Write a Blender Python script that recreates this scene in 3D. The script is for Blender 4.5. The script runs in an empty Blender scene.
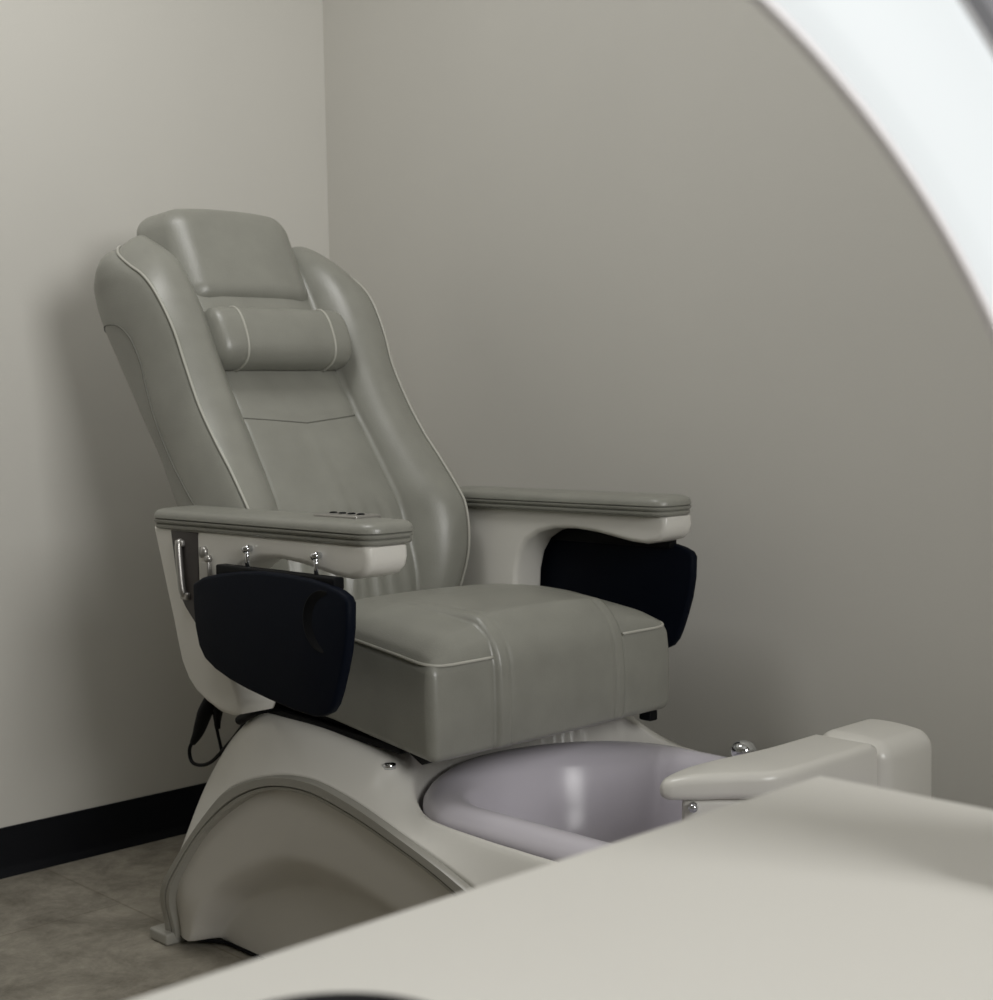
import bpy, bmesh, math, random
import numpy as np
from mathutils import Vector, Matrix
from mathutils.bvhtree import BVHTree

random.seed(3)
sc = bpy.context.scene
COL = sc.collection

# ------------------------------------------------------------------ camera
cam_data = bpy.data.cameras.new('camera')
cam = bpy.data.objects.new('camera', cam_data)
COL.objects.link(cam)
YAW, PITCH, ROLL = 0.81304, 0.064876, -0.019756
fw = Vector((-math.sin(YAW) * math.cos(PITCH), math.cos(YAW) * math.cos(PITCH), -math.sin(PITCH)))
rt = Vector((math.cos(YAW), math.sin(YAW), 0))
up = rt.cross(fw)
rt2 = math.cos(ROLL) * rt + math.sin(ROLL) * up
up2 = -math.sin(ROLL) * rt + math.cos(ROLL) * up
cm = Matrix((rt2, up2, -fw)).transposed().to_4x4()
cm.translation = (2.875, -2.1815, 0.95)
cam.matrix_world = cm
cam_data.sensor_fit = 'HORIZONTAL'
cam_data.sensor_width = 36.0
cam_data.lens = 1476.0 / 993.0 * 36.0
cam_data.clip_start = 0.02
cam_data.dof.use_dof = True
cam_data.dof.focus_distance = 2.0
cam_data.dof.aperture_fstop = 12.0
sc.camera = cam

# ------------------------------------------------------------------ light, exposure
w = bpy.data.worlds.new('world')
sc.world = w
w.use_nodes = True
w.node_tree.nodes['Background'].inputs[0].default_value = (0.9, 0.95, 1.0, 1)
w.node_tree.nodes['Background'].inputs[1].default_value = 0.0


def area(name, loc, size, power, color, rot=(0, 0, 0)):
    d = bpy.data.lights.new(name, 'AREA')
    d.shape = 'RECTANGLE'
    d.size, d.size_y = size
    d.energy = power
    d.color = color
    o = bpy.data.objects.new(name, d)
    o.location = loc
    o.rotation_euler = rot
    COL.objects.link(o)
    return o


area('ceiling_panel_light', (0.92, -1.22, 2.66), (0.6, 0.6), 13.0, (1.0, 0.993, 0.978))
area('front_window_light', (4.2, -1.5, 1.8), (1.1, 1.0), 22.5, (1.0, 0.993, 0.978), (0, math.pi / 2, 0)).data.spread = math.radians(105)

ARCH_W = 0.2
sc.view_settings.view_transform = 'Standard'
sc.view_settings.look = 'None'
sc.view_settings.exposure = 0.0
sc.view_settings.gamma = 1.0
sc.view_settings.use_curve_mapping = False
sc.cycles.use_denoising = True
sc.cycles.max_bounces = 8
sc.cycles.diffuse_bounces = 5


# ------------------------------------------------------------------ materials
def lin(c):
    return tuple(((x / 255) / 12.92 if x / 255 <= 0.04045 else ((x / 255 + 0.055) / 1.055) ** 2.4) for x in c) + (1,)


def mat(name, rgb, rough=0.5, metal=0.0, var=0.0, vscale=8.0, bump=0.0, bscale=200.0, bdist=0.002, coat=0.0, spec=0.5,
        rvar=0.0):
    m = bpy.data.materials.new(name)
    m.use_nodes = True
    nt = m.node_tree
    b = nt.nodes['Principled BSDF']
    b.inputs['Roughness'].default_value = rough
    b.inputs['Metallic'].default_value = metal
    b.inputs['Specular IOR Level'].default_value = spec
    b.inputs['Coat Weight'].default_value = coat
    b.inputs['Coat Roughness'].default_value = 0.15
    tc = nt.nodes.new('ShaderNodeTexCoord')
    c = lin(rgb)
    n = nt.nodes.new('ShaderNodeTexNoise')
    n.inputs['Scale'].default_value = vscale
    n.inputs['Detail'].default_value = 5
    nt.links.new(tc.outputs['Object'], n.inputs['Vector'])
    r = nt.nodes.new('ShaderNodeValToRGB')
    r.color_ramp.elements[0].position = 0.3
    r.color_ramp.elements[1].position = 0.7
    r.color_ramp.elements[0].color = tuple(x * (1 - var) for x in c[:3]) + (1,)
    r.color_ramp.elements[1].color = tuple(min(1, x * (1 + var)) for x in c[:3]) + (1,)
    nt.links.new(n.outputs['Fac'], r.inputs['Fac'])
    nt.links.new(r.outputs['Color'], b.inputs['Base Color'])
    if rvar:
        mr = nt.nodes.new('ShaderNodeMapRange')
        mr.inputs['To Min'].default_value = rough - rvar
        mr.inputs['To Max'].default_value = rough + rvar
        nt.links.new(n.outputs['Fac'], mr.inputs['Value'])
        nt.links.new(mr.outputs['Result'], b.inputs['Roughness'])
    if bump:
        n2 = nt.nodes.new('ShaderNodeTexNoise')
        n2.inputs['Scale'].default_value = bscale
        n2.inputs['Detail'].default_value = 3
        nt.links.new(tc.outputs['Object'], n2.inputs['Vector'])
        bp = nt.nodes.new('ShaderNodeBump')
        bp.inputs['Strength'].default_value = bump
        bp.inputs['Distance'].default_value = bdist
        nt.links.new(n2.outputs['Fac'], bp.inputs['Height'])
        nt.links.new(bp.outputs['Normal'], b.inputs['Normal'])
    return m


M = {}
M['wall'] = mat('wall_paint', (203, 201, 194), 0.65, var=0.015, vscale=2, bump=0.15, bscale=160, bdist=0.001)
M['ceiling'] = mat('ceiling_paint', (225, 224, 220), 0.8)
M['baseboard'] = mat('black_rubber_base', (6, 8, 14), 0.5, spec=0.2)
M['leather'] = mat('grey_leather', (137, 137, 129), 0.36, var=0.07, vscale=14, bump=0.3, bscale=380, bdist=0.0012, rvar=0.08, spec=0.65)
M['piping'] = mat('pale_piping', (178, 177, 168), 0.4, bump=0.1, bscale=500)
M['stitch'] = mat('seam_thread', (104, 104, 97), 0.6)
M['plastic'] = mat('warm_white_plastic', (220, 218, 211), 0.32, var=0.01, vscale=3, coat=0.15)
M['panel'] = mat('ivory_panel', (210, 207, 200), 0.45, var=0.01, vscale=3)
M['trim'] = mat('grey_trim_band', (158, 156, 148), 0.35)
M['tray'] = mat('navy_black_plastic', (7, 13, 25), 0.6, spec=0.1, bump=0.1, bscale=300)
M['black'] = mat('matte_black', (9, 10, 13), 0.6, spec=0.15)
M['recess'] = mat('dark_brown_recess', (52, 46, 44), 0.5)
M['tub'] = mat('lavender_acrylic', (206, 202, 210), 0.24, var=0.015, vscale=4, spec=0.4)
M['chrome'] = mat('chrome', (215, 217, 220), 0.08, metal=1.0)
M['steel'] = mat('brushed_steel', (170, 168, 164), 0.35, metal=0.8)
M['laminate'] = mat('white_laminate', (230, 228, 221), 0.42, var=0.008, vscale=3)
M['laminate_edge'] = mat('laminate_edge', (215, 213, 205), 0.5)
M['lamp_body'] = mat('grey_lamp_housing', (208, 205, 206), 0.4)
M['lamp_back'] = mat('dark_lamp_edge', (112, 112, 116), 0.45)
M['dish'] = mat('dark_glazed_rim', (18, 19, 22), 0.5, spec=0.2)

# floor: mottled stone-look tile
m = bpy.data.materials.new('stone_tile')
m.use_nodes = True
nt = m.node_tree
b = nt.nodes['Principled BSDF']
b.inputs['Roughness'].default_value = 0.5
tc = nt.nodes.new('ShaderNodeTexCoord')
mp = nt.nodes.new('ShaderNodeMapping')
mp.inputs['Rotation'].default_value = (0, 0, 0.0)
mp.inputs['Location'].default_value = (0.12, 0.345, 0)
nt.links.new(tc.outputs['Object'], mp.inputs['Vector'])
n1 = nt.nodes.new('ShaderNodeTexNoise')
n1.inputs['Scale'].default_value = 8.0
n1.inputs['Detail'].default_value = 9
n1.inputs['Roughness'].default_value = 0.80
n1.inputs['Distortion'].default_value = 0.35
nt.links.new(mp.outputs['Vector'], n1.inputs['Vector'])
cr = nt.nodes.new('ShaderNodeValToRGB')
cr.color_ramp.elements[0].position = 0.34
cr.color_ramp.elements[0].color = lin((108, 103, 92))
cr.color_ramp.elements[1].position = 0.66
cr.color_ramp.elements[1].color = lin((166, 160, 147))
nt.links.new(n1.outputs['Fac'], cr.inputs['Fac'])
br = nt.nodes.new('ShaderNodeTexBrick')
br.offset = 0.5
br.inputs['Scale'].default_value = 1.0
br.inputs['Brick Width'].default_value = 0.9
br.inputs['Row Height'].default_value = 0.45
br.inputs['Mortar Size'].default_value = 0.0025
br.inputs['Mortar Smooth'].default_value = 0.3
br.inputs['Color1'].default_value = (1, 1, 1, 1)
br.inputs['Color2'].default_value = (0.93, 0.93, 0.93, 1)
br.inputs['Mortar'].default_value = (0.74, 0.72, 0.69, 1)
nt.links.new(mp.outputs['Vector'], br.inputs['Vector'])
mx = nt.nodes.new('ShaderNodeMix')
mx.data_type = 'RGBA'
mx.blend_type = 'MULTIPLY'
mx.inputs['Factor'].default_value = 1.0
nt.links.new(cr.outputs['Color'], mx.inputs[6])
nt.links.new(br.outputs['Color'], mx.inputs[7])
nt.links.new(mx.outputs[2], b.inputs['Base Color'])
M['floor'] = m

m = bpy.data.materials.new('led_diffuser')
m.use_nodes = True
nt = m.node_tree
b = nt.nodes['Principled BSDF']
b.inputs['Base Color'].default_value = (0.05, 0.055, 0.055, 1)
b.inputs['Emission Color'].default_value = (0.955, 0.995, 1.0, 1)
b.inputs['Emission Strength'].default_value = 0.80
M['led'] = m


# ------------------------------------------------------------------ helpers
def mesh_obj(name, verts, faces, material, parent=None, smooth=True, label=None):
    me = bpy.data.meshes.new(name)
    me.from_pydata([tuple(map(float, v)) for v in verts], [], [list(map(int, f)) for f in faces])
    bm = bmesh.new()
    bm.from_mesh(me)
    bmesh.ops.recalc_face_normals(bm, faces=bm.faces)
    bm.to_mesh(me)
    bm.free()
    for p in me.polygons:
        p.use_smooth = smooth
    me.materials.append(material)
    o = bpy.data.objects.new(name, me)
    COL.objects.link(o)
    if parent:
        o.parent = parent
    if label:
        o['label'] = label
    return o


class MB:
    """collects pieces of ONE mesh"""

    def __init__(s):
        s.v, s.f = [], []

    def add(s, v, f):
        k = len(s.v)
        s.v += [tuple(map(float, q)) for q in v]
        s.f += [[int(i) + k for i in q] for q in f]
        return s

    def obj(s, name, material, parent=None, smooth=True, label=None):
        return mesh_obj(name, s.v, s.f, material, parent, smooth, label)


def cr_spline(P, n, closed=False):
    """n samples of a Catmull-Rom curve through P, spaced by chord length"""
    P = np.array(P, float)
    if closed:
        Q = np.vstack([P[-1:], P, P[:2]])
        m = len(P)
    else:
        Q = np.vstack([2 * P[:1] - P[1:2], P, 2 * P[-1:] - P[-2:-1]])
        m = len(P) - 1
    L = [np.linalg.norm(Q[i + 2] - Q[i + 1]) for i in range(m)]
    cum = np.concatenate([[0], np.cumsum(L)])
    ts = np.linspace(0, cum[-1], n, endpoint=not closed)
    out = []
    for t in ts:
        i = min(m - 1, int(np.searchsorted(cum, t, side='right') - 1))
        u = (t - cum[i]) / max(1e-9, L[i])
        p0, p1, p2, p3 = Q[i], Q[i + 1], Q[i + 2], Q[i + 3]
        out.append(0.5 * (2 * p1 + (p2 - p0) * u + (2 * p0 - 5 * p1 + 4 * p2 - p3) * u * u + (3 * p1 - p0 - 3 * p2 + p3) * u ** 3))
    return np.array(out)


def cr_param(P, n):
    """uniform-parameter Catmull-Rom (keeps rows matched)"""
    P = np.array(P, float)
    Q = np.concatenate([2 * P[:1] - P[1:2], P, 2 * P[-1:] - P[-2:-1]])
    out = []
    for t in np.linspace(0, len(P) - 1, n):
        i = min(len(P) - 2, int(t))
        u = t - i
        p0, p1, p2, p3 = Q[i], Q[i + 1], Q[i + 2], Q[i + 3]
        out.append(0.5 * (2 * p1 + (p2 - p0) * u + (2 * p0 - 5 * p1 + 4 * p2 - p3) * u * u + (3 * p1 - p0 - 3 * p2 + p3) * u ** 3))
    return np.array(out)


def grid(P, close_u=False, close_v=False, cap0=False, cap1=False):
    P = np.array(P, float)
    n, m = P.shape[:2]
    v = P.reshape(-1, 3)
    f = []
    for i in range(n if close_u else n - 1):
        for j in range(m if close_v else m - 1):
            a, b_ = i, (i + 1) % n
            c, d = j, (j + 1) % m
            f.append((a * m + c, a * m + d, b_ * m + d, b_ * m + c))
    if cap0:
        f.append(list(range(m)))
    if cap1:
        f.append([(n - 1) * m + j for j in range(m)][::-1])
    return v, f


def tube(path, r, seg=10, ry=None, caps=True, upv=(0, 0, 1)):
    path = np.array(path, float)
    n = len(path)
    rr = np.full(n, r, float) if np.isscalar(r) else np.array(r, float)
    ry_ = rr if ry is None else np.full(n, ry, float)
    T = np.gradient(path, axis=0)
    T /= np.linalg.norm(T, axis=1)[:, None] + 1e-12
    u = np.array(upv, float)
    rings = []
    for i in range(n):
        t = T[i]
        s_ = np.cross(t, u)
        if np.linalg.norm(s_) < 1e-4:
            s_ = np.cross(t, (1, 0, 0.01))
        s_ /= np.linalg.norm(s_)
        k = np.cross(s_, t)
        if ry is None:
            u = k
        a = np.linspace(0, 2 * np.pi, seg, endpoint=False)
        rings.append(path[i] + np.outer(np.cos(a) * rr[i], s_) + np.outer(np.sin(a) * ry_[i], k))
    return grid(rings, close_v=True, cap0=caps, cap1=caps)


def rbox(hx, hy, hz, rho, nx=8, ny=8, nz=8, ne=4):
    """rounded box about the origin, finely gridded"""
    def steps(h, n):
        core = np.linspace(-(h - rho), h - rho, n + 1)
        e = np.tan(np.linspace(0, math.pi / 4, ne + 1))[1:] * rho
        # edges: cover from h-rho to h
        return np.concatenate([-(h - rho) - e[::-1], core, (h - rho) + e])
    S = [steps(hx, nx), steps(hy, ny), steps(hz, nz)]
    H = np.array([hx, hy, hz])
    mb_v, mb_f, idx = [], [], {}

    def vid(p):
        k = tuple(np.round(p, 7))
        if k not in idx:
            p = np.array(p)
            q = np.clip(p, -(H - rho), H - rho)
            d = p - q
            L = np.linalg.norm(d)
            idx[k] = len(mb_v)
            mb_v.append(q + d / L * rho if L > 1e-9 else p)
        return idx[k]
    for ax in range(3):
        a1, a2 = [(1, 2), (2, 0), (0, 1)][ax]
        for sg in (-1, 1):
            for i in range(len(S[a1]) - 1):
                for j in range(len(S[a2]) - 1):
                    q = []
                    for di, dj in ((0, 0), (1, 0), (1, 1), (0, 1)):
                        p = [0, 0, 0]
                        p[ax] = sg * H[ax]
                        p[a1] = S[a1][i + di]
                        p[a2] = S[a2][j + dj]
                        q.append(vid(p))
                    mb_f.append(q if sg > 0 else q[::-1])
    return np.array(mb_v), mb_f


def prism(poly, y0, y1, bev=0.004, seg=3):
    """polygon in (x,z) extruded along y with rounded rims"""
    bm = bmesh.new()
    a = [bm.verts.new((p[0], y0, p[1])) for p in poly]
    b_ = [bm.verts.new((p[0], y1, p[1])) for p in poly]
    n = len(poly)
    f0 = bm.faces.new(a)
    f1 = bm.faces.new(b_[::-1])
    for i in range(n):
        bm.faces.new((a[i], b_[i], b_[(i + 1) % n], a[(i + 1) % n]))
    bmesh.ops.recalc_face_normals(bm, faces=bm.faces)
    if bev:
        es = list(set(f0.edges) | set(f1.edges))
        bmesh.ops.bevel(bm, geom=es, offset=bev, segments=seg, profile=0.5, affect='EDGES', clamp_overlap=True)
    bmesh.ops.triangulate(bm, faces=[f for f in bm.faces if len(f.verts) > 4])
    bm.verts.index_update()
    v = [tuple(q.co) for q in bm.verts]
    f = [[q.index for q in g.verts] for g in bm.faces]
    bm.free()
    return v, f


def box(x0, x1, y0, y1, z0, z1, rho=0.003):
    v, f = rbox((x1 - x0) / 2, (y1 - y0) / 2, (z1 - z0) / 2, rho, 1, 1, 1, 3)
    return v + np.array([(x0 + x1) / 2, (y0 + y1) / 2, (z0 + z1) / 2]), f


def autosmooth(o, deg=35):
    me = o.data
    me.polygons.foreach_set('use_smooth', [True] * len(me.polygons))
    try:
        me.set_sharp_from_angle(angle=math.radians(deg))
    except Exception:
        pass
    return o


def top(o, label, cat, group=None):
    o['label'] = label
    o['category'] = cat
    if group:
        o['group'] = group
    return o


def smooth01(x):
    x = np.clip(x, 0, 1)
    return x * x * (3 - 2 * x)


# ------------------------------------------------------------------ room shell
RX, RY, RZ = 4.3, 4.6, 2.7


def slab(name, x0, x1, y0, y1, z0, z1, material):
    v = [(x, y, z) for x in (x0, x1) for y in (y0, y1) for z in (z0, z1)]
    f = [(0, 1, 3, 2), (4, 6, 7, 5), (0, 4, 5, 1), (2, 3, 7, 6), (0, 2, 6, 4), (1, 5, 7, 3)]
    o = mesh_obj(name, v, f, material, smooth=False)
    o['kind'] = 'structure'
    return o


slab('floor', -0.1, RX + 0.1, -RY - 0.1, 0.1, -0.1, 0.0, M['floor'])
slab('ceiling', -0.1, RX + 0.1, -RY - 0.1, 0.1, RZ, RZ + 0.1, M['ceiling'])
slab('wall_left', -0.1, 0.0, -RY, 0.0, 0.0, RZ, M['wall'])
slab('wall_right', -0.1, RX + 0.1, 0.0, 0.1, 0.0, RZ, M['wall'])
slab('wall_front', RX, RX + 0.1, -RY, 0.0, 0.0, RZ, M['wall'])
slab('wall_back', -0.1, RX + 0.1, -RY - 0.1, -RY, 0.0, RZ, M['wall'])

# cove base: flat face that flares into a toe at the floor
prof = [(0.0, 0.0), (0.014, 0.0), (0.013, 0.004), (0.008, 0.012), (0.005, 0.022), (0.004, 0.098), (0.003, 0.1016), (0.0, 0.1016)]


def cove(name, fn, a, b_):
    P = [[fn(s, d, z) for d, z in prof] for s in (a, b_)]
    v, f = grid(P, close_v=True, cap0=True, cap1=True)
    o = mesh_obj(name, v, f, M['baseboard'])
    autosmooth(o, 40)
    o['kind'] = 'structure'


cove('baseboard_left', lambda s, d, z: (d, s, z), -RY, -0.0001)
cove('baseboard_right', lambda s, d, z: (s, -d, z), 0.0001, RX)

# ------------------------------------------------------------------ pedicure chair
YC = -0.54
chair = bpy.data.objects.new('pedicure_chair', None)
COL.objects.link(chair)
chair.location = (1.0, YC, 0.0)
OX = 1.0     # parts are written with x in room metres, v sideways from the chair's centre plane


def part(mb_or_v, f=None, name='', material=None, parent=None, label=None, smooth=True):
    v = mb_or_v.v if isinstance(mb_or_v, MB) else mb_or_v
    f = mb_or_v.f if isinstance(mb_or_v, MB) else f
    v = np.array(v, float)
    v = v - np.array([OX, 0, 0])
    return mesh_obj(name, v, f, material, parent or chair, smooth, label)


# ---- base shell -------------------------------------------------------------
ARCH = np.array([(0.562, 0.0), (0.595, 0.09), (0.66, 0.17), (0.763, 0.272), (0.841, 0.332), (0.957, 0.372), (1.063, 0.384),
                 (1.162, 0.371), (1.276, 0.342), (1.412, 0.300), (1.60, 0.225), (1.78, 0.125), (1.90, 0.0)])
archs = cr_spline(ARCH, 160)
SH = np.array([(0.562, 0.02), (0.59, 0.12), (0.64, 0.245), (0.671, 0.31), (0.715, 0.365), (0.754, 0.402), (0.81, 0.438), (0.86, 0.446),
               (1.01, 0.443), (1.147, 0.424), (1.19, 0.40), (1.238, 0.370), (1.293, 0.353), (1.397, 0.346), (1.75, 0.338), (1.84, 0.30), (1.90, 0.0)])
shs = cr_spline(SH, 240)

# tub outline: superelliptic tail under the seat, straight sides, rounded front
TXR, TXM, TX1, TH, TR = 1.085, 1.30, 1.80, 0.267, 0.13


def tub_outline():
    pts = []
    for t in np.linspace(0, math.pi / 2, 40):           # rear, centre to side
        pts.append((TXM - (TXM - TXR) * abs(math.cos(t)) ** (2 / 1.65), TH * abs(math.sin(t)) ** (2 / 1.65)))
    for t in np.linspace(0, math.pi / 2, 24):           # front corner
        pts.append((TX1 - TR + TR * math.sin(t), TH - TR + TR * math.cos(t)))
    pts.append((TX1, 0.0))
    half = np.array(pts)
    far = half.copy()
    for i, t in enumerate(np.linspace(0, math.pi / 2, 40)):
        far[i] = (TXM - (TXM - TXR) * abs(math.cos(t)) ** (2 / 2.1), TH * abs(math.sin(t)) ** (2 / 2.1))
    return np.vstack([far, half[1:-1][::-1] * np.array([1, -1])])


TUB = cr_spline(np.c_[tub_outline(), np.zeros(len(tub_outline()))], 300, closed=True)[:, :2]


def tub_sd(x, v):
    p = np.stack([np.asarray(x, float), np.asarray(v, float)], -1).reshape(-1, 2)
    d = np.sqrt(((p[:, None, :] - TUB[None]) ** 2).sum(-1)).min(1)
    x0, y0 = TUB[:, 0], TUB[:, 1]
    x1, y1 = np.roll(x0, -1), np.roll(y0, -1)
    px, py = p[:, :1], p[:, 1:]
    cr_ = ((y0 > py) != (y1 > py)) & (px < (x1 - x0) * (py - y0) / (y1 - y0 + 1e-12) + x0)
    ins = cr_.sum(1) % 2 == 1
    return np.where(ins, -d, d)


def shell_z(x, v):
    av = np.abs(v)
    zh = np.interp(x, shs[:, 0], shs[:, 1])
    za = np.interp(x, archs[:, 0], archs[:, 1])
    v0 = 0.245 + 0.045 * smooth01((np.asarray(x) - 1.15) / 0.15)
    t = np.clip((av - v0) / (0.325 - v0), 0, 1)
    # rounded shoulder, then slope down to the arch
    k = t * t * (1.6 - 0.6 * t)
    z = zh * (1 - k) + za * k
    sd = tub_sd(x, v)
    well = smooth01((0.016 - sd) / 0.014)
    lip = 0.008 * np.exp(-((sd - 0.026) / 0.011) ** 2) * smooth01((x - 1.22) / 0.10) * smooth01((1.87 - x) / 0.03)
    z = z + lip
    return z * (1 - well) + np.minimum(z, 0.17) * well


xs = np.concatenate([np.linspace(0.5622, 0.70, 34), np.linspace(0.71, 1.0, 24), np.linspace(1.01, 1.86, 110), np.linspace(1.865, 1.8998, 12)])
vs = np.concatenate([np.linspace(-0.325, -0.235, 26), np.linspace(-0.23, 0.23, 70), np.linspace(0.235, 0.325, 26)])
G = []
for x in xs:
    row = [(x, -0.325, 0.0)]
    zs = shell_z(np.full(len(vs), x), vs)
    za_ = float(np.interp(x, archs[:, 0], archs[:, 1]))
    k_ = 1 - (0.036 / 0.325) * float(smooth01((0.14 - za_) / 0.14)) if x < 1.0 else 1.0
    row += [(x, v * k_, max(0.001, z)) for v, z in zip(vs, zs)]
    row += [(x, 0.325, 0.0)]
    G.append(row)
G = np.array(G)
# only the upper shell; the flanks below the arch are closed by the side panels
v, f = grid(G[:, 1:-1])
base = part(v, f, 'base', M['plastic'])
sol = base.modifiers.new('thickness', 'SOLIDIFY')
sol.thickness = 0.004
sol.offset = -1

for s in (-1, 1):
    # trim band that follows the arch
    ia = np.array([(0.598, 0.0), (0.629, 0.092), (0.700, 0.184), (0.785, 0.261), (0.917, 0.336), (1.036, 0.358), (1.149, 0.346),
                   (1.272, 0.318), (1.381, 0.284), (1.58, 0.2), (1.75, 0.10), (1.855, 0.0)])
    inner = cr_spline(ia, 120)
    outer = cr_spline(ARCH, 120)
    rows = []
    for o_, i_ in zip(outer, inner):
        tp = 0.036 * float(smooth01((0.14 - o_[1]) / 0.14)) if o_[0] < 1.0 else 0.0
        d = i_ - o_
        rows.append([(o_[0], s * (0.318 - tp), o_[1]), (o_[0], s * (0.331 - tp), o_[1]), (*(o_ + 0.12 * d)[:1], s * (0.336 - tp), (o_ + 0.12 * d)[1]),
                     ((o_ + 0.62 * d)[0], s * (0.336 - tp), (o_ + 0.62 * d)[1]), ((o_ + 0.68 * d)[0], s * (0.330 - tp), (o_ + 0.68 * d)[1]),
                     ((o_ + 0.74 * d)[0], s * (0.335 - tp), (o_ + 0.74 * d)[1]), ((o_ + 0.95 * d)[0], s * (0.333 - tp), (o_ + 0.95 * d)[1]),
                     (i_[0], s * (0.328 - tp), i_[1]), (i_[0], s * (0.312 - tp), i_[1])])
    v, f = grid(rows, close_v=True, cap0=True, cap1=True)
    tr = part(v, f, 'trim_band', M['trim'], label='grey band edging the arched base')
    autosmooth(tr, 40)
    tr.parent = base
    tr.location = (0, 0, 0)
    # foot pad under the rear end of the band
    v, f = box(0.540, 0.600, min(s * 0.316, s * 0.272), max(s * 0.316, s * 0.272), 0.0, 0.022, 0.005)
    part(v, f, 'foot', M['trim'], base)
    # side panel: hollow curve from the band in to a lower toe arch
    inn = cr_spline(ia, 90)
    toe = cr_spline(np.array([(0.668, 0.016), (0.705, 0.055), (0.77, 0.108), (0.87, 0.148), (0.94, 0.168), (1.02, 0.176), (1.13, 0.172),
                              (1.30, 0.145), (1.5, 0.085), (1.62, 0.026)]), 90)
    rows = []
    for a_, b_ in zip(inn, toe):
        row = []
        for t in np.linspace(0, 1, 22):
            p = a_ * (1 - t) + b_ * t
            vv = 0.319 - 0.026 * t ** 2.0 - 0.046 * smooth01((t - 0.60) / 0.40) - (0.032 * float(smooth01((0.14 - a_[1]) / 0.14)) if a_[0] < 1.0 else 0.0) * (1 - t)
            row.append((p[0], s * vv, max(0.016, p[1])))
        # flat toe face below the lower arch
        for t in (0.06, 0.5, 1.0):
            row.append((b_[0], s * (0.247 - 0.010 * t), 0.008 + (max(b_[1], 0.016) - 0.008) * (1 - t)))
        rows.append(row)
    v, f = grid(rows)
    part(v, f, 'side_panel', M['panel'], base)
    # dark gasket line along the floor edge
    pts = [(0.598, s * 0.286, 0.014), (0.620, s * 0.284, 0.013), (0.650, s * 0.268, 0.012), (0.675, s * 0.247, 0.010), (0.72, s * 0.238, 0.006), (1.0, s * 0.238, 0.006), (1.62, s * 0.238, 0.006)]
    v, f = tube(cr_spline(pts, 60), 0.0034, 8)
    part(v, f, 'floor_gasket', M['black'], base)

# screw cap on the shell
SCX, SCV = 1.172, 0.262
for s in (-1, 1):
    mb = MB()
    c = np.array([SCX, s * SCV, float(shell_z(np.array([SCX]), np.array([SCV]))[0])])
    mb.add(*tube([c + (0.0, 0, -0.004), c + (0.0, 0, 0.003), c + (0.0, 0, 0.0045)], np.array([0.010, 0.010, 0.006]), 14))
    part(mb, None, 'screw_cap', M['chrome'], base)

# ---- foot tub ----------------------------------------------------------------
def tub_ring(inset, z, n=110):
    c = np.array([1.44, 0.0])
    hx, hv = (TX1 - TXR) / 2, TH
    P = c + (TUB - c) * np.array([1 - inset / hx, 1 - inset / hv])
    P = P[::len(P) // n] if len(P) // n > 1 else P
    return np.c_[P, np.full(len(P), z)]


prof = [(0.05, 0.245), (0.02, 0.285), (0.006, 0.318), (0.0, 0.335), (-0.003, 0.345), (-0.002, 0.354), (0.004, 0.363), (0.013, 0.3695), (0.024, 0.372), (0.038, 0.371),
        (0.051, 0.366), (0.062, 0.356), (0.070, 0.340), (0.078, 0.315), (0.088, 0.28), (0.100, 0.245), (0.118, 0.215), (0.145, 0.20), (0.18, 0.195), (0.225, 0.193)]
rows = [tub_ring(a, z) for a, z in prof]
v, f = grid(rows, close_v=True, cap1=True)
tub = part(v, f, 'foot_tub', M['tub'])
# water jets on the inner walls
for x in (1.40, 1.48):
    for s in (-1, 1):
        c = np.array([x, s * 0.182, 0.285])
        v, f = tube([c, c + (0, -s * 0.006, 0.002), c + (0, -s * 0.010, 0.003)], np.array([0.016, 0.015, 0.008]), 16)
        part(v, f, 'water_jet', M['tub'], tub)
# knob on the far rim
mb = MB()
kz = 0.352
prof_k = [(0.0, 0.016), (0.006, 0.017), (0.010, 0.011), (0.016, 0.010), (0.022, 0.016), (0.030, 0.0205), (0.038, 0.021), (0.046, 0.0165), (0.050, 0.009), (0.0515, 0.001)]
mb.add(*tube([(1.442, 0.250, kz + h) for h, r in prof_k], np.array([r for h, r in prof_k]), 24))
part(mb, None, 'faucet_knob', M['chrome'], tub, label='chrome knob')

# ---- foot rest console across the tub ------------------------------------------
def loft_sections(secs, n=40):
    rows = [cr_spline(np.array(s_), n, closed=True) for s_ in secs]
    return rows


def rrect(c, hx, hz, r, y, n=6):
    """rounded rectangle in the x-z plane at sideways position y"""
    pts = []
    for k, (sx, sz) in enumerate(((1, 1), (-1, 1), (-1, -1), (1, -1))):
        for t in np.linspace(0, math.pi / 2, n):
            a = t + k * math.pi / 2
            pts.append((c[0] + sx * (hx - r) + r * math.cos(a), y, c[1] + sz * (hz - r) + r * math.sin(a)))
    return pts


# upright block outside the tub's far side
v, f = rbox(0.064, 0.075, 0.13, 0.026, 4, 4, 6, 5)
v = v + np.array([1.645, 0.312, 0.312])
v[:, 2] += np.where(v[:, 2] > 0.35, 0.010 * np.cos((v[:, 0] - 1.63) / 0.078 * 1.4) - 0.008, 0)
fr = part(v, f, 'footrest', M['plastic'])


def plan(poly, z0, z1, bev, seg=4):
    """outline in (x, v) extruded upwards"""
    v, f = prism(poly, z0, z1, bev, seg)
    v = np.array(v)[:, [0, 2, 1]]
    return v, f


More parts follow.
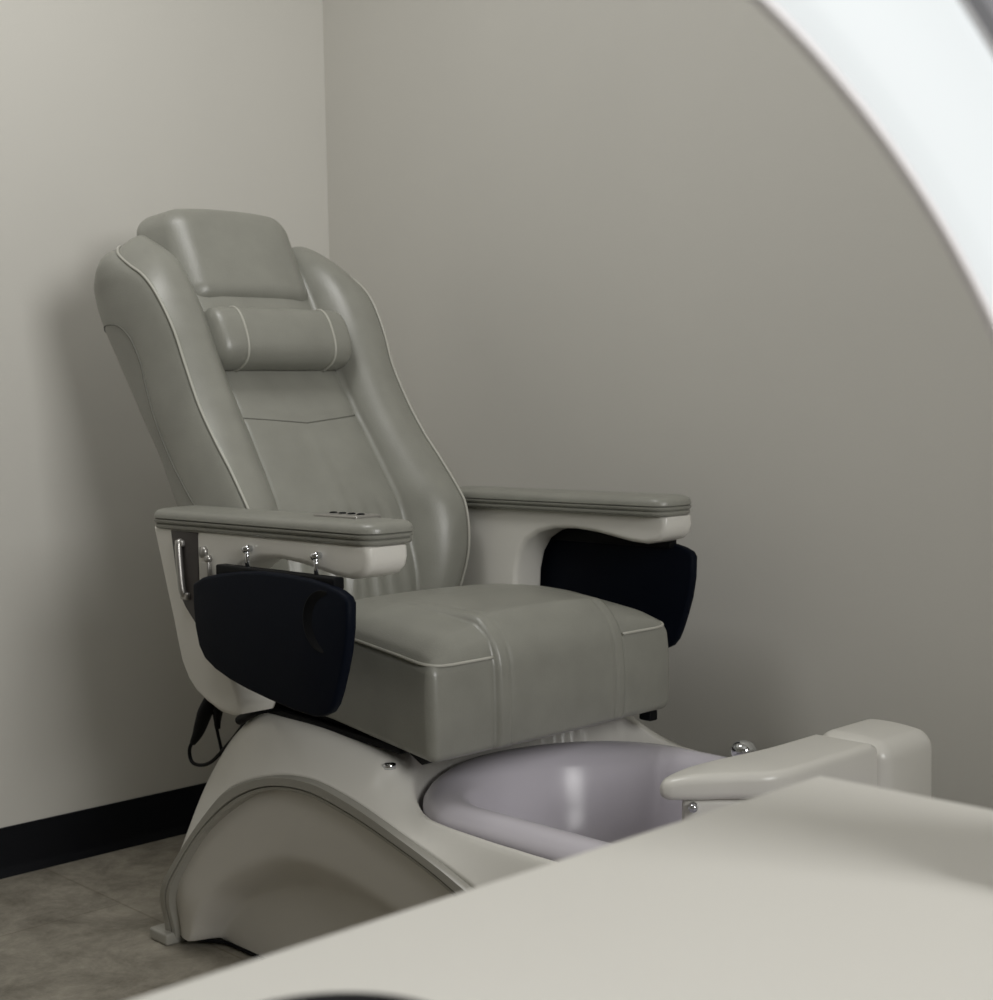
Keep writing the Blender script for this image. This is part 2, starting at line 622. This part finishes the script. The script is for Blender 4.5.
# arm that reaches in over the tub and ends in an oblique rounded paddle
OUT = np.array([(1.586, 0.238), (1.586, 0.12), (1.578, 0.04), (1.566, -0.03), (1.555, -0.068), (1.554, -0.086), (1.562, -0.098), (1.577, -0.097), (1.610, -0.072),
                (1.650, -0.036), (1.682, -0.006), (1.694, 0.03), (1.695, 0.12), (1.695, 0.238)])
ol = cr_spline(OUT, 60)
v, f = plan(ol, 0.395, 0.440, 0.013, 5)
v[:, 2] -= 0.006 * smooth01((0.02 - v[:, 1]) / 0.13) - np.where(v[:, 2] < 0.415, 0.008, 0) * smooth01((0.05 - v[:, 1]) / 0.1) + np.where(v[:, 2] < 0.415, 0.03 * smooth01((v[:, 1] - 0.0) / 0.1), 0)
tipd = np.hypot(v[:, 0] - 1.545, v[:, 1] + 0.10)
v[:, 2] -= np.where(v[:, 2] > 0.415, 0.009, 0.0) * smooth01((0.07 - tipd) / 0.07)
arm_fr = part(v, f, 'footrest_arm', M['plastic'], fr)
autosmooth(arm_fr, 60)
cen = np.array([1.64, 0.09])
v, f = plan([tuple(cen + (p - cen) * np.array([0.78, 0.86])) for p in ol], 0.335, 0.40, 0.01, 3)
low = part(v, f, 'footrest_socket', M['plastic'], fr)
autosmooth(low, 60)
for c, r in (((1.672, -0.012, 0.386), 0.012), ((1.598, -0.070, 0.389), 0.007)):
    c = np.array(c)
    d = np.array([0.55, -0.8, 0.1])
    v, f = tube([c - d * 0.03, c + d * 0.006, c + d * 0.012, c + d * 0.014], np.array([r, r, r * 0.85, r * 0.5]), 16)
    part(v, f, 'pivot_pin', M['chrome'], fr, label='chrome pivot pin')

# ---- seat frame -----------------------------------------------------------------
mb = MB()
for s in (-1, 1):
    v, f = box(0.80, 1.19, min(s * 0.20, s * 0.255), max(s * 0.20, s * 0.255), -0.006, 0.006, 0.003)
    v[:, 2] += 0.452 - (v[:, 0] - 0.83) * 0.045
    mb.add(v, f)
    v, f = box(0.84, 1.22, min(s * 0.19, s * 0.24), max(s * 0.19, s * 0.24), -0.008, 0.006, 0.003)
    v[:, 2] += 0.470 - (v[:, 0] - 0.83) * 0.085
    mb.add(v, f)
    v, f = prism([(1.19, 0.452), (1.262, 0.436), (1.225, 0.418), (1.20, 0.43)], s * 0.205, s * 0.245, 0.002)
    mb.add(v, f)
v, f = box(0.84, 1.14, -0.19, 0.19, 0.42, 0.47, 0.004)
mb.add(v, f)
v, f = box(1.235, 1.262, 0.232, 0.252, 0.410, 0.436, 0.004)
mb.add(v, f)
part(mb, None, 'seat_frame', M['black'])

# ---- seat cushion -----------------------------------------------------------------
SX0, SX1, SV = 0.72, 1.278, 0.2665
ZT = np.array([(0.70, 0.536), (0.735, 0.545), (0.83, 0.568), (0.91, 0.585), (0.99, 0.596), (1.06, 0.599), (1.10, 0.597), (1.204, 0.584), (1.262, 0.576), (1.30, 0.570)])
ZB = np.array([(0.70, 0.485), (1.03, 0.460), (1.15, 0.444), (1.277, 0.428)])


def seat_edge_z(x):
    return np.interp(x, ZT[:, 0], ZT[:, 1])


def seat_def(P):
    P = P.copy()
    cx, hx = (SX0 + SX1) / 2, (SX1 - SX0) / 2
    x, y, z = P[:, 0] + cx, P[:, 1], P[:, 2]
    t = np.clip((z + 0.075) / 0.15, 0, 1)
    zt, zb = seat_edge_z(x), np.interp(x, ZB[:, 0], ZB[:, 1])
    tt = smooth01((t - 0.90) / 0.10)
    side = np.clip(1 - (np.abs(y) / SV) ** 3.0, 0, 1)
    frontfall = np.clip((SX1 - x) / 0.040, 0, 1) ** 0.5
    crown = (0.042 * side ** 0.75) * frontfall
    z2 = zb + (zt - zb) * t + crown * tt
    # centre pad stands proud on top and front, with seams beside it
    av = np.abs(y)
    pad = smooth01((0.146 - av) / 0.010)
    groove = np.exp(-((av - 0.142) / 0.0035) ** 2) + 0.6 * np.exp(-((av - 0.116) / 0.003) ** 2)
    puff = 0.009 * pad * (0.75 + 0.25 * np.cos(y / 0.146 * math.pi / 2)) - 0.0035 * groove
    fx = smooth01((x - SX1 + 0.012) / 0.012)
    x2 = x + puff * fx * 1.2
    topw = tt * smooth01((x - 1.00) / 0.20)
    z2 = z2 + puff * topw * 0.7 + 0.006 * pad * tt * np.exp(-((x - 1.24) / 0.06) ** 2)
    # front face leans very slightly and the soft sides belly
    belly = np.sin(np.clip(t, 0, 1) * math.pi)
    y2 = y * (1 + 0.012 * belly)
    x2 = x2 + 0.004 * belly * fx
    return np.stack([x2, y2, z2], 1)


v, f = rbox((SX1 - SX0) / 2, SV, 0.075, 0.016, 70, 150, 12, 4)
seat = part(seat_def(v), f, 'seat_cushion', M['leather'])
# piping: along each side and round the corner to the seam
for s in (-1, 1):
    pth = []
    cr_ = 0.030
    for x in np.linspace(0.80, SX1 - cr_, 26):
        pth.append((x, SV + 0.0005))
    for a in np.linspace(0, math.pi / 2, 9)[1:]:
        pth.append((SX1 - cr_ + cr_ * math.sin(a) + 0.0, SV - cr_ + cr_ * math.cos(a)))
    for y in np.linspace(SV - cr_, 0.146, 10)[1:]:
        pth.append((SX1 + 0.0015, y))
    P3 = [(x, s * y, seat_edge_z(x) - 0.001) for x, y in pth]
    v, f = tube(P3, 0.0024, 8)
    part(v, f, 'piping', M['piping'], seat, label='pale piping')

# ---- backrest -------------------------------------------------------------------------
KP = [  # piping x, v, z | inner seam x, v, z | rear x, z
    (0.735, 0.232, 0.50, 0.752, 0.150, 0.48, 0.62, 0.46),
    (0.772, 0.238, 0.587, 0.765, 0.148, 0.56, 0.60, 0.55),
    (0.800, 0.240, 0.660, 0.764, 0.146, 0.63, 0.585, 0.63),
    (0.806, 0.240, 0.714, 0.752, 0.143, 0.69, 0.570, 0.69),
    (0.799, 0.240, 0.757, 0.737, 0.141, 0.735, 0.552, 0.735),
    (0.783, 0.240, 0.785, 0.722, 0.139, 0.773, 0.534, 0.775),
    (0.732, 0.238, 0.846, 0.688, 0.136, 0.825, 0.505, 0.822),
    (0.686, 0.237, 0.896, 0.650, 0.134, 0.880, 0.472, 0.872),
    (0.639, 0.237, 0.957, 0.609, 0.132, 0.935, 0.430, 0.925),
    (0.595, 0.236, 1.032, 0.558, 0.132, 1.010, 0.380, 0.985),
    (0.567, 0.240, 1.095, 0.510, 0.131, 1.093, 0.340, 1.045),
    (0.528, 0.246, 1.155, 0.466, 0.134, 1.163, 0.305, 1.105),
    (0.489, 0.249, 1.192, 0.430, 0.138, 1.212, 0.290, 1.150),
    (0.444, 0.252, 1.216, 0.397, 0.145, 1.240, 0.297, 1.180),
    (0.400, 0.248, 1.238, 0.362, 0.150, 1.259, 0.318, 1.206),
    (0.365, 0.228, 1.256, 0.342, 0.150, 1.266, 0.325, 1.230),
    (0.345, 0.200, 1.260, 0.337, 0.145, 1.262, 0.325, 1.245),
]
NR = 190
K = cr_param(np.array(KP), NR)
rows = []
PIPE, = [[]]
SEAMV = []
for i in range(NR):
    px, pv, pz, sx, sv, sz, rx, rz = K[i]
    j0, j1 = max(0, i - 4), min(NR - 1, i + 4)
    tx, tz = K[j1][0] - K[j0][0], K[j1][2] - K[j0][2]
    L = math.hypot(tx, tz)
    N = np.array([tz / L, -tx / L])          # forward-up normal in (x,z)
    q = i / (NR - 1)
    fade = smooth01((1 - q) / 0.10)
    c = np.array([sx, sz]) + N * 0.006 * fade
    prof = []
    # centre panel 0 -> seam
    for t in np.linspace(0, 1, 26)[:-1]:
        v_ = sv * t
        puff = 0.010 * (1 - t ** 4) * fade
        w_ = 0.0
        low = smooth01((0.80 - (sz)) / 0.12)
        w_ += low * 0.0035 * math.sin(v_ * 2 * math.pi / 0.036 + 0.6 + 2.0 * math.sin(sz * 9)) * (0.4 + 0.6 * abs(math.sin(v_ * 21 + 1)))
        # stitched cross seam, dipping in the middle
        zseam = 0.934 - 0.012 * (1 - t) ** 1.0
        w_ -= 0.002 * math.exp(-((sz - zseam) / 0.007) ** 2)
        mid = 0.0022 * math.exp(-(v_ / 0.012) ** 2) * smooth01((0.92 - sz) / 0.05)
        w_ += mid
        w_ += 0.002 * math.sin(v_ * 40 + sz * 13) * math.sin(sz * 31) * smooth01((0.93 - sz) / 0.05)
        p = np.array([sx, sz]) + N * (puff + w_)
        prof.append((p[0], v_, p[1]))
    # groove and wing
    p = np.array([sx, sz]) - N * 0.003 * fade
    prof.append((p[0], sv, p[1]))
    for t in np.linspace(0, 1, 22)[1:]:
        bul = (0.034 * math.sin(math.pi * t ** 0.8) ** 0.95 if t < 1 else 0) * fade
        bul *= 0.75 + 0.35 * math.exp(-((q - 0.66) / 0.2) ** 2)
        a_ = np.array([sx, sz]) * (1 - t) + np.array([px, pz]) * t
        v_ = sv + (pv - sv) * t
        a_ = a_ + N * (bul - 0.001 * (1 - t) * fade)
        prof.append((a_[0], v_, a_[1]))
    # side: piping -> rear corner
    P0, R0 = np.array([px, pz]), np.array([rx, rz])
    side = [(px, pv, pz)]
    for t, dv in ((0.05, 0.006), (0.18, 0.014), (0.4, 0.020), (0.65, 0.018), (0.85, 0.006), (0.95, -0.012), (1.0, -0.035)):
        a_ = P0 * (1 - t) + R0 * t
        side.append((a_[0], pv + dv * fade - (0 if fade > .5 else 0.0), a_[1]))
    bk = R0 - N * 0.012
    side += [(bk[0], pv * 0.55, bk[1]), (bk[0] - 0.004, pv * 0.25, bk[1]), (bk[0] - 0.005, 0.0, bk[1])]
    sp = cr_spline(np.array(side), 34)
    prof += [tuple(p_) for p_ in sp[1:]]
    full = prof + [(x_, -v_, z_) for x_, v_, z_ in prof[1:-1]][::-1]
    rows.append(full)
    PIPE.append((px + N[0] * 0.0015, pv + 0.0015, pz + N[1] * 0.0015))
    SEAMV.append((sx, sv, sz))
BV, BF = grid(rows, close_v=True, cap0=True, cap1=True)
back = part(BV, BF, 'backrest', M['leather'])
bvh = BVHTree.FromPolygons([tuple(p) for p in BV], [list(map(int, q_)) for q_ in BF])
for s in (-1, 1):
    pts = np.array(PIPE)[8:-4] * np.array([1, s, 1])
    v, f = tube(pts, 0.0025, 8)
    part(v, f, 'piping', M['piping'], back, label='pale piping')
    # stitched line on the flank
    ln = cr_spline(np.array([(0.318, 1.095), (0.35, 1.110), (0.41, 1.108), (0.45, 1.085), (0.478, 1.04), (0.49, 1.0), (0.515, 0.945), (0.545, 0.895), (0.58, 0.85), (0.62, 0.81), (0.665, 0.77)]), 70)
    pp = []
    for x, z in ln:
        hit = bvh.ray_cast(Vector((x, s * 0.6, z)), Vector((0, -s, 0)))
        if hit[0] is not None:
            pp.append((x, hit[0].y + s * 0.0003, z))
    v, f = tube(pp, 0.0016, 6)
    part(v, f, 'flank_seam', M['stitch'], back)

pp = []
for t in np.linspace(-1, 1, 41):
    hit = bvh.ray_cast(Vector((1.2, t * 0.130, 0.934 - 0.012 * (1 - abs(t)))), Vector((-1, 0, 0)))
    pp.append((hit[0].x + 0.0002, t * 0.130, hit[0].z))
v, f = tube(pp, 0.0014, 6)
part(v, f, 'cross_seam', M['stitch'], back, label='dark stitched cross seam')

# ---- head cushion ---------------------------------------------------------------------------
def hexa(corners, v, H):
    """trilinear map of box points to eight corners, order (-,-,-)...(+,+,+) in x,y,z"""
    u = (v / H + 1) / 2
    C8 = np.array(corners, float).reshape(2, 2, 2, 3)
    out = np.zeros((len(v), 3))
    for i in (0, 1):
        for j in (0, 1):
            for k in (0, 1):
                wgt = (u[:, 0] if i else 1 - u[:, 0]) * (u[:, 1] if j else 1 - u[:, 1]) * (u[:, 2] if k else 1 - u[:, 2])
                out += wgt[:, None] * C8[i, j, k]
    return out


H = np.array([0.06, 0.13, 0.09])
v, f = rbox(*H, 0.034, 10, 20, 14, 8)
u = v / H
cor = []
xb, zb, wb = 0.375, 1.12, 0.172       # back bottom
xt, zt, wt = 0.292, 1.318, 0.178      # back top
fxb, fzb, fwb = 0.490, 1.158, 0.135   # front bottom
fxt, fzt, fwt = 0.394, 1.337, 0.131   # front top
for i in (0, 1):
    for j in (-1, 1):
        for k in (0, 1):
            x, z, wd = [[(xb, zb, wb), (xt, zt, wt)], [(fxb, fzb, fwb), (fxt, fzt, fwt)]][i][k]
            cor.append((x, j * wd, z))
P = hexa(cor, v, H)
frontness = smooth01((u[:, 0] - 0.3) / 0.7)
P[:, 0] += 0.010 * frontness * (1 - u[:, 1] ** 2) * (1 - u[:, 2] ** 2)
P[:, 2] += 0.010 * smooth01((u[:, 2] - 0.2) / 0.8) * (1 - np.abs(u[:, 1]) ** 2.5)
head = part(P, f, 'head_cushion', M['leather'])

# ---- neck pillow ------------------------------------------------------------------------------
rows = []
Ln = 0.153
nv = np.concatenate([[-1.0, -0.998, -0.985, -0.96, -0.92], np.linspace(-0.87, 0.87, 30), [0.92, 0.96, 0.985, 0.998, 1.0]])
for t in nv:
    e = (1 - abs(t) ** 24) ** (1 / 3.0) if abs(t) < 1 else 0.02
    e = max(e, 0.02)
    bandg = 1 - 0.05 * math.exp(-((abs(t) - 0.645) / 0.012) ** 2)
    ring = []
    for a in np.linspace(0, 2 * math.pi, 40, endpoint=False):
        ca, sa = math.cos(a), math.sin(a)
        ex = 2 / 2.6
        rx_, rz_ = 0.044 * e * bandg, 0.058 * e * bandg
        lx = math.copysign(abs(ca) ** ex, ca) * rx_
        lz = math.copysign(abs(sa) ** ex, sa) * rz_
        # tilt with the back (about 24 degrees)
        th = math.radians(24)
        X = 0.562 - 0.010 * t * t + lx * math.cos(th) - lz * math.sin(th)
        Z = 1.080 + lx * math.sin(th) + lz * math.cos(th)
        ring.append((X, t * Ln - 0.010, Z))
    rows.append(ring)
v, f = grid(rows, close_v=True, cap0=True, cap1=True)
pil = part(v, f, 'neck_pillow', M['leather'])
for t0 in (-0.645, 0.645):
    i = int(np.argmin(np.abs(nv - t0)))
    ring = np.array(rows[i])
    cen = ring.mean(0)
    ring = cen + (ring - cen) * 1.01
    ring[:, 1] = t0 * Ln - 0.010
    loop = np.vstack([ring, ring[:1]])
    v, f = tube(loop, 0.0024, 8, caps=False, upv=(0, 1, 0))
    part(v, f, 'piping', M['piping'], pil, label='pale piping')

# ---- armrests ----------------------------------------------------------------------------------
ARM = [(0.672, 0.757), (1.242, 0.757), (1.256, 0.752), (1.257, 0.735), (1.252, 0.721), (1.240, 0.711), (1.210, 0.704), (1.175, 0.706), (1.13, 0.713), (1.09, 0.719), (1.04, 0.7225),
       (0.99, 0.721), (0.950, 0.712), (0.918, 0.695), (0.898, 0.668), (0.888, 0.635), (0.884, 0.59), (0.892, 0.54), (0.915, 0.500), (0.922, 0.484), (0.914, 0.468), (0.89, 0.463), (0.86, 0.464), (0.82, 0.476),
       (0.790, 0.489), (0.768, 0.506), (0.749, 0.532), (0.738, 0.562), (0.726, 0.602), (0.711, 0.643), (0.695, 0.689), (0.680, 0.733)]


def outline_pad(inset, x0=0.680, x1=1.264, v0=0.266, v1=0.364, r=0.030, n=7):
    pts = []
    cs = ((x1 - inset, v1 - inset, 0), (x0 + inset, v1 - inset, 1), (x0 + inset, v0 + inset, 2), (x1 - inset, v0 + inset, 3))
    for x, v_, k in cs:
        rr = max(0.004, (r if k in (0, 3) else 0.014) - inset)
        cx_ = x - rr if k in (0, 3) else x + rr
        cv_ = v_ - rr if k in (0, 1) else v_ + rr
        for t in np.linspace(0, math.pi / 2, n):
            a = t + k * math.pi / 2
            pts.append((cx_ + rr * math.cos(a), cv_ + rr * math.sin(a)))
    return pts


for s in (-1, 1):
    arm = part(*prism([(x, z) for x, z in ARM], s * 0.284, s * 0.358, 0.010, 4), 'armrest', M['plastic'])
    autosmooth(arm, 50)
    lay = [(0.010, 0.753), (0.004, 0.7545), (0.002, 0.757), (0.002, 0.7605), (0.005, 0.762), (0.002, 0.7635), (0.0, 0.766), (0.0, 0.7685), (0.0035, 0.770), (0.0, 0.7715), (0.0, 0.776), (0.002, 0.7805), (0.006, 0.784),
           (0.014, 0.7865), (0.026, 0.788)]
    rows = []
    for ins, z in lay:
        rows.append([(x, s * v_, z + (0.003 * math.sin((x - 0.672) / 0.586 * math.pi) if z > 0.78 else 0)) for x, v_ in outline_pad(ins)])
    v, f = grid(rows, close_v=True, cap0=True, cap1=True)
    pad = part(v, f, 'arm_pad', M['leather'], arm)
    autosmooth(pad, 50)

    # folding tray on the outer side
    TRAY = [(0.840, 0.674), (0.868, 0.686), (0.91, 0.694), (0.97, 0.702), (1.03, 0.7065), (1.09, 0.7065), (1.15, 0.704), (1.19, 0.699), (1.222, 0.692), (1.238, 0.685), (1.244, 0.676), (1.242, 0.64),
            (1.235, 0.605), (1.225, 0.575), (1.213, 0.545), (1.204, 0.527), (1.192, 0.514), (1.174, 0.506), (1.15, 0.503), (1.10, 0.506), (1.043, 0.513), (0.985, 0.5215), (0.936, 0.531), (0.895, 0.543), (0.868, 0.556), (0.852, 0.575), (0.843, 0.605), (0.839, 0.64)]
    tray = part(*prism(TRAY, s * 0.370, s * 0.388, 0.006, 3), 'tray', M['tray'])
    autosmooth(tray, 50)
    # hinge rail on the tray's upper edge
    v, f = box(0.897, 1.202, min(s * 0.360, s * 0.380), max(s * 0.360, s * 0.380), 0.690, 0.708 if s < 0 else 0.724, 0.003)
    part(v, f, 'hinge_rail', M['black'], tray)
    # cup holder: thin rim, with a flat black crescent painting in the well's shade
    cc = np.array([1.185, 0.645])
    mb = MB()
    rows = []
    for a in np.linspace(math.pi * 0.42, math.pi * 1.5, 40):
        wd = 0.004 + 0.017 * math.sin((a - math.pi * 0.42) / (math.pi * 1.08) * math.pi) ** 0.7
        ca, sa = math.cos(a), math.sin(a) * 0.95
        rows.append([(cc[0] + r * ca, s * vv, cc[1] + r * sa) for r, vv in ((0.048, 0.3870), (0.0475, 0.3888), (0.046, 0.3888), (0.0455, 0.3882), (0.0475 - wd, 0.3882), (0.047 - wd, 0.387))])
    mb.add(*grid(rows))
    part(mb, None, 'cup_well_shade', M['black'], tray)
    # chrome pins through the rail
    for x in (0.966, 1.143):
        mb = MB()
        mb.add(*tube([(x, s * 0.366, 0.700), (x, s * 0.366, 0.722), (x, s * 0.366, 0.733)], 0.0036, 12))
        mb.add(*tube([(x, s * 0.345, 0.735), (x, s * 0.360, 0.7355), (x, s * 0.374, 0.735)], np.array([0.004, 0.005, 0.0036]), 12))
        mb.add(*tube([(x - 0.006, s * 0.366, 0.7325), (x + 0.005, s * 0.366, 0.7365)], 0.0052, 12))
        part(mb, None, 'hinge_pin', M['chrome'], tray, label='chrome hinge pin')
    # dark recess with a chrome pull bar at the rear of the arm
    rec = part(*prism([(0.733, 0.752), (0.815, 0.752), (0.815, 0.592), (0.800, 0.603), (0.772, 0.626), (0.752, 0.650), (0.744, 0.69)], s * 0.345, s * 0.3595, 0.002), 'recess_plate', M['recess'], arm, label='dark recess plate')
    mb = MB()
    mb.add(*tube(cr_spline(np.array([(0.764, s * 0.357, 0.735), (0.765, s * 0.364, 0.733), (0.767, s * 0.366, 0.717), (0.772, s * 0.366, 0.667), (0.775, s * 0.364, 0.650), (0.775, s * 0.357, 0.647)]), 30), 0.0060, 10))
    mb.add(*box(0.765, 0.787, min(s * 0.357, s * 0.366), max(s * 0.357, s * 0.366), 0.640, 0.652, 0.003))
    mb.add(*box(0.754, 0.776, min(s * 0.357, s * 0.366), max(s * 0.357, s * 0.366), 0.727, 0.738, 0.003))
    part(mb, None, 'lever', M['steel'], arm, label='metal pull bar')
    mb = MB()
    mb.add(*box(0.829, 0.853, min(s * 0.355, s * 0.366), max(s * 0.355, s * 0.366), 0.670, 0.708, 0.003))
    mb.add(*tube([(0.834, s * 0.357, 0.722), (0.834, s * 0.365, 0.722)], 0.009, 16))
    mb.add(*tube([(0.849, s * 0.357, 0.712), (0.849, s * 0.366, 0.712)], 0.006, 14))
    part(mb, None, 'bracket', M['steel'], arm, label='metal bracket')
    if s < 0:
        mb = MB()
        v, f = rbox(0.052, 0.024, 0.003, 0.0025, 2, 2, 1, 3)
        mb.add(v + np.array([1.14, -0.305, 0.7895]), f)
        cp = part(mb, None, 'control_panel', M['steel'], arm, label='small control panel set in the pad')
        mb = MB()
        for k in range(4):
            c = np.array([1.107 + k * 0.022, -0.305, 0.7925])
            mb.add(*tube([c, c + (0, 0, 0.0012), c + (0, 0, 0.002)], np.array([0.006, 0.006, 0.004]), 12))
        part(mb, None, 'button', M['black'], cp)

# ---- cords hanging at the rear -------------------------------------------------------------------
mb = MB()
mb.add(*tube(cr_spline(np.array([(0.86, -0.268, 0.452), (0.80, -0.262, 0.436), (0.74, -0.24, 0.40), (0.66, -0.22, 0.352), (0.59, -0.205, 0.312), (0.545, -0.2, 0.297), (0.515, -0.2, 0.298), (0.507, -0.2, 0.318), (0.520, -0.2, 0.34)]), 70), 0.0034, 8))
mb.add(*tube(cr_spline(np.array([(0.578, -0.19, 0.40), (0.590, -0.19, 0.36), (0.600, -0.19, 0.33), (0.590, -0.185, 0.30), (0.575, -0.17, 0.27), (0.575, -0.15, 0.20), (0.60, -0.12, 0.08)]), 60), 0.0030, 8))
cord = part(mb, None, 'power_cord', M['black'])
for pth, r in (([(0.600, -0.19, 0.455), (0.578, -0.197, 0.42), (0.563, -0.2, 0.395), (0.538, -0.2, 0.355), (0.520, -0.2, 0.335)], (0.010, 0.012, 0.014, 0.011, 0.006)),
               ([(0.600, -0.185, 0.455), (0.594, -0.187, 0.42), (0.590, -0.19, 0.385), (0.590, -0.19, 0.37)], (0.010, 0.012, 0.008, 0.005))):
    P3 = cr_spline(np.array(pth), 20)
    rr = np.interp(np.linspace(0, 1, 20), np.linspace(0, 1, len(r)), r)
    v, f = tube(P3, rr, 12)
    part(v, f, 'plug', M['black'], cord)
# reclining bracket between base and back (dark bar the cords hang from)
mb = MB()
mb.add(*box(0.60, 0.86, -0.20, 0.20, 0.452, 0.474, 0.004))
mb.add(*tube([(0.78, -0.268, 0.425), (0.83, -0.268, 0.448), (0.87, -0.266, 0.462)], 0.008, 10))
part(mb, None, 'recline_bracket', M['black'])

top(chair, 'grey upholstered pedicure chair with white foot tub standing in the corner of the room', 'pedicure chair')

# ------------------------------------------------------------------ white table in the foreground
table = bpy.data.objects.new('white_table', None)
table.location = (2.429, -1.527, 0)
COL.objects.link(table)
TXL, TYL = 0.72, 1.30
v, f = rbox(TXL / 2, TYL / 2, 0.014, 0.002, 4, 6, 1, 3)
mesh_obj('tabletop', v + np.array([TXL / 2, -TYL / 2, 0.736]), f, M['laminate'], table)
for y in (-0.09, -TYL + 0.09):
    v, f = box(0.06, TXL - 0.06, y - 0.02, y + 0.02, 0.0, 0.7225, 0.002)
    mesh_obj('side_panel', v, f, M['laminate'], table)
v, f = box(0.40, 0.425, -TYL + 0.112, -0.112, 0.32, 0.7225, 0.002)
mesh_obj('modesty_panel', v, f, M['laminate'], table)
top(table, 'white laminate table with a sharp corner in front of the pedicure chair', 'table')

# ------------------------------------------------------------------ arch lamp on the table
lamp = bpy.data.objects.new('arch_lamp', None)
lamp.location = (2.5829, -1.9747, 0.75)
COL.objects.link(lamp)
hd = np.array([0.1291, 0.9916, 0.0])
nd = np.array([0.9916, -0.1291, 0.0])
R0, CZ = 0.3535, 0.0087


def arch_rows(profile, a0, a1, n=120):
    rows = []
    for a in np.linspace(a0, a1, n):
        d = hd * math.cos(a) + np.array([0, 0, 1]) * math.sin(a)
        rows.append([np.array([0, 0, CZ]) + d * (R0 + r) + nd * t for r, t in profile])
    return rows


# housing: a shallow channel that holds the diffuser
hp = [(-0.0030, 0.0), (-0.0030, -0.0025), (0.004, -0.008), (0.070, -0.016), (0.082, -0.012), (0.083, 0.0), (0.080, 0.003), (0.061, 0.003), (0.060, -0.003), (0.001, -0.002), (0.0, 0.001), (-0.0025, 0.001)]
v, f = grid(arch_rows(hp, 0.045, math.pi - 0.045), close_v=True, cap0=True, cap1=True)
ep = [(0.0605, 0.0032), (0.064, 0.006), (0.080, 0.0055), (0.0845, 0.001), (0.0845, -0.010), (0.081, -0.0145), (0.0832, -0.010), (0.0835, 0.0), (0.080, 0.0032)]
ve, fe = grid(arch_rows(ep, 0.045, math.pi - 0.045), close_v=True, cap0=True, cap1=True)
rim = mesh_obj('outer_rim', ve, fe, M['lamp_back'], lamp, label='dark grey outer rim')
autosmooth(rim, 40)
housing = mesh_obj('housing', v, f, M['lamp_body'], lamp)
autosmooth(housing, 40)
lp = [(0.001, -0.002), (0.001, 0.001), (0.010, 0.004), (0.030, 0.0055), (0.050, 0.004), (0.0595, 0.001), (0.0595, -0.003)]
v, f = grid(arch_rows(lp, 0.05, math.pi - 0.05), close_v=True, cap0=True, cap1=True)
mesh_obj('diffuser', v, f, M['led'], lamp, label='glowing white LED diffuser')
for sgn in (-1, 1):
    c = hd * sgn * (R0 + 0.04)
    v, f = rbox(0.05, 0.05, 0.012, 0.006, 2, 2, 1, 4)
    mesh_obj('foot', v + np.array([c[0], c[1], 0.012]), f, M['lamp_body'], lamp)
    v, f = rbox(0.010, 0.028, 0.02, 0.004, 2, 2, 1, 4)
    mesh_obj('bracket', v + np.array([c[0], c[1], 0.038]), f, M['lamp_body'], lamp)
top(lamp, 'large arched LED lamp with glowing white band standing on the white table', 'lamp')

# the light the arch throws down on the table
ld = bpy.data.lights.new('arch_light', 'AREA')
ld.shape = 'RECTANGLE'
ld.size, ld.size_y = 0.03, 0.28
ld.energy = ARCH_W
ld.color = (0.97, 0.99, 1.0)
lo = bpy.data.objects.new('arch_light', ld)
COL.objects.link(lo)
lo.parent = lamp
lo.location = (0.0, 0.0, CZ + R0 - 0.012)
lo.rotation_euler = (0, 0, math.atan2(hd[1], hd[0]) - math.pi / 2)

# ------------------------------------------------------------------ dark dish at the picture's lower edge
prof = [(0.0, 0.0), (0.034, 0.0), (0.038, 0.003), (0.0445, 0.012), (0.046, 0.0145), (0.045, 0.0155), (0.043, 0.0145), (0.036, 0.006), (0.0, 0.0045)]
rows = [[(r * math.cos(a), r * math.sin(a), z) for a in np.linspace(0, 2 * math.pi, 64, endpoint=False)] for r, z in [(max(r, 0.0005), z) for r, z in prof]]
v, f = grid(rows, close_v=True, cap0=True, cap1=True)
dish = mesh_obj('dish', v, f, M['dish'])
dish.location = (2.541, -1.937, 0.75)
top(dish, 'small dark round dish on the white table, mostly below the picture edge', 'dish')
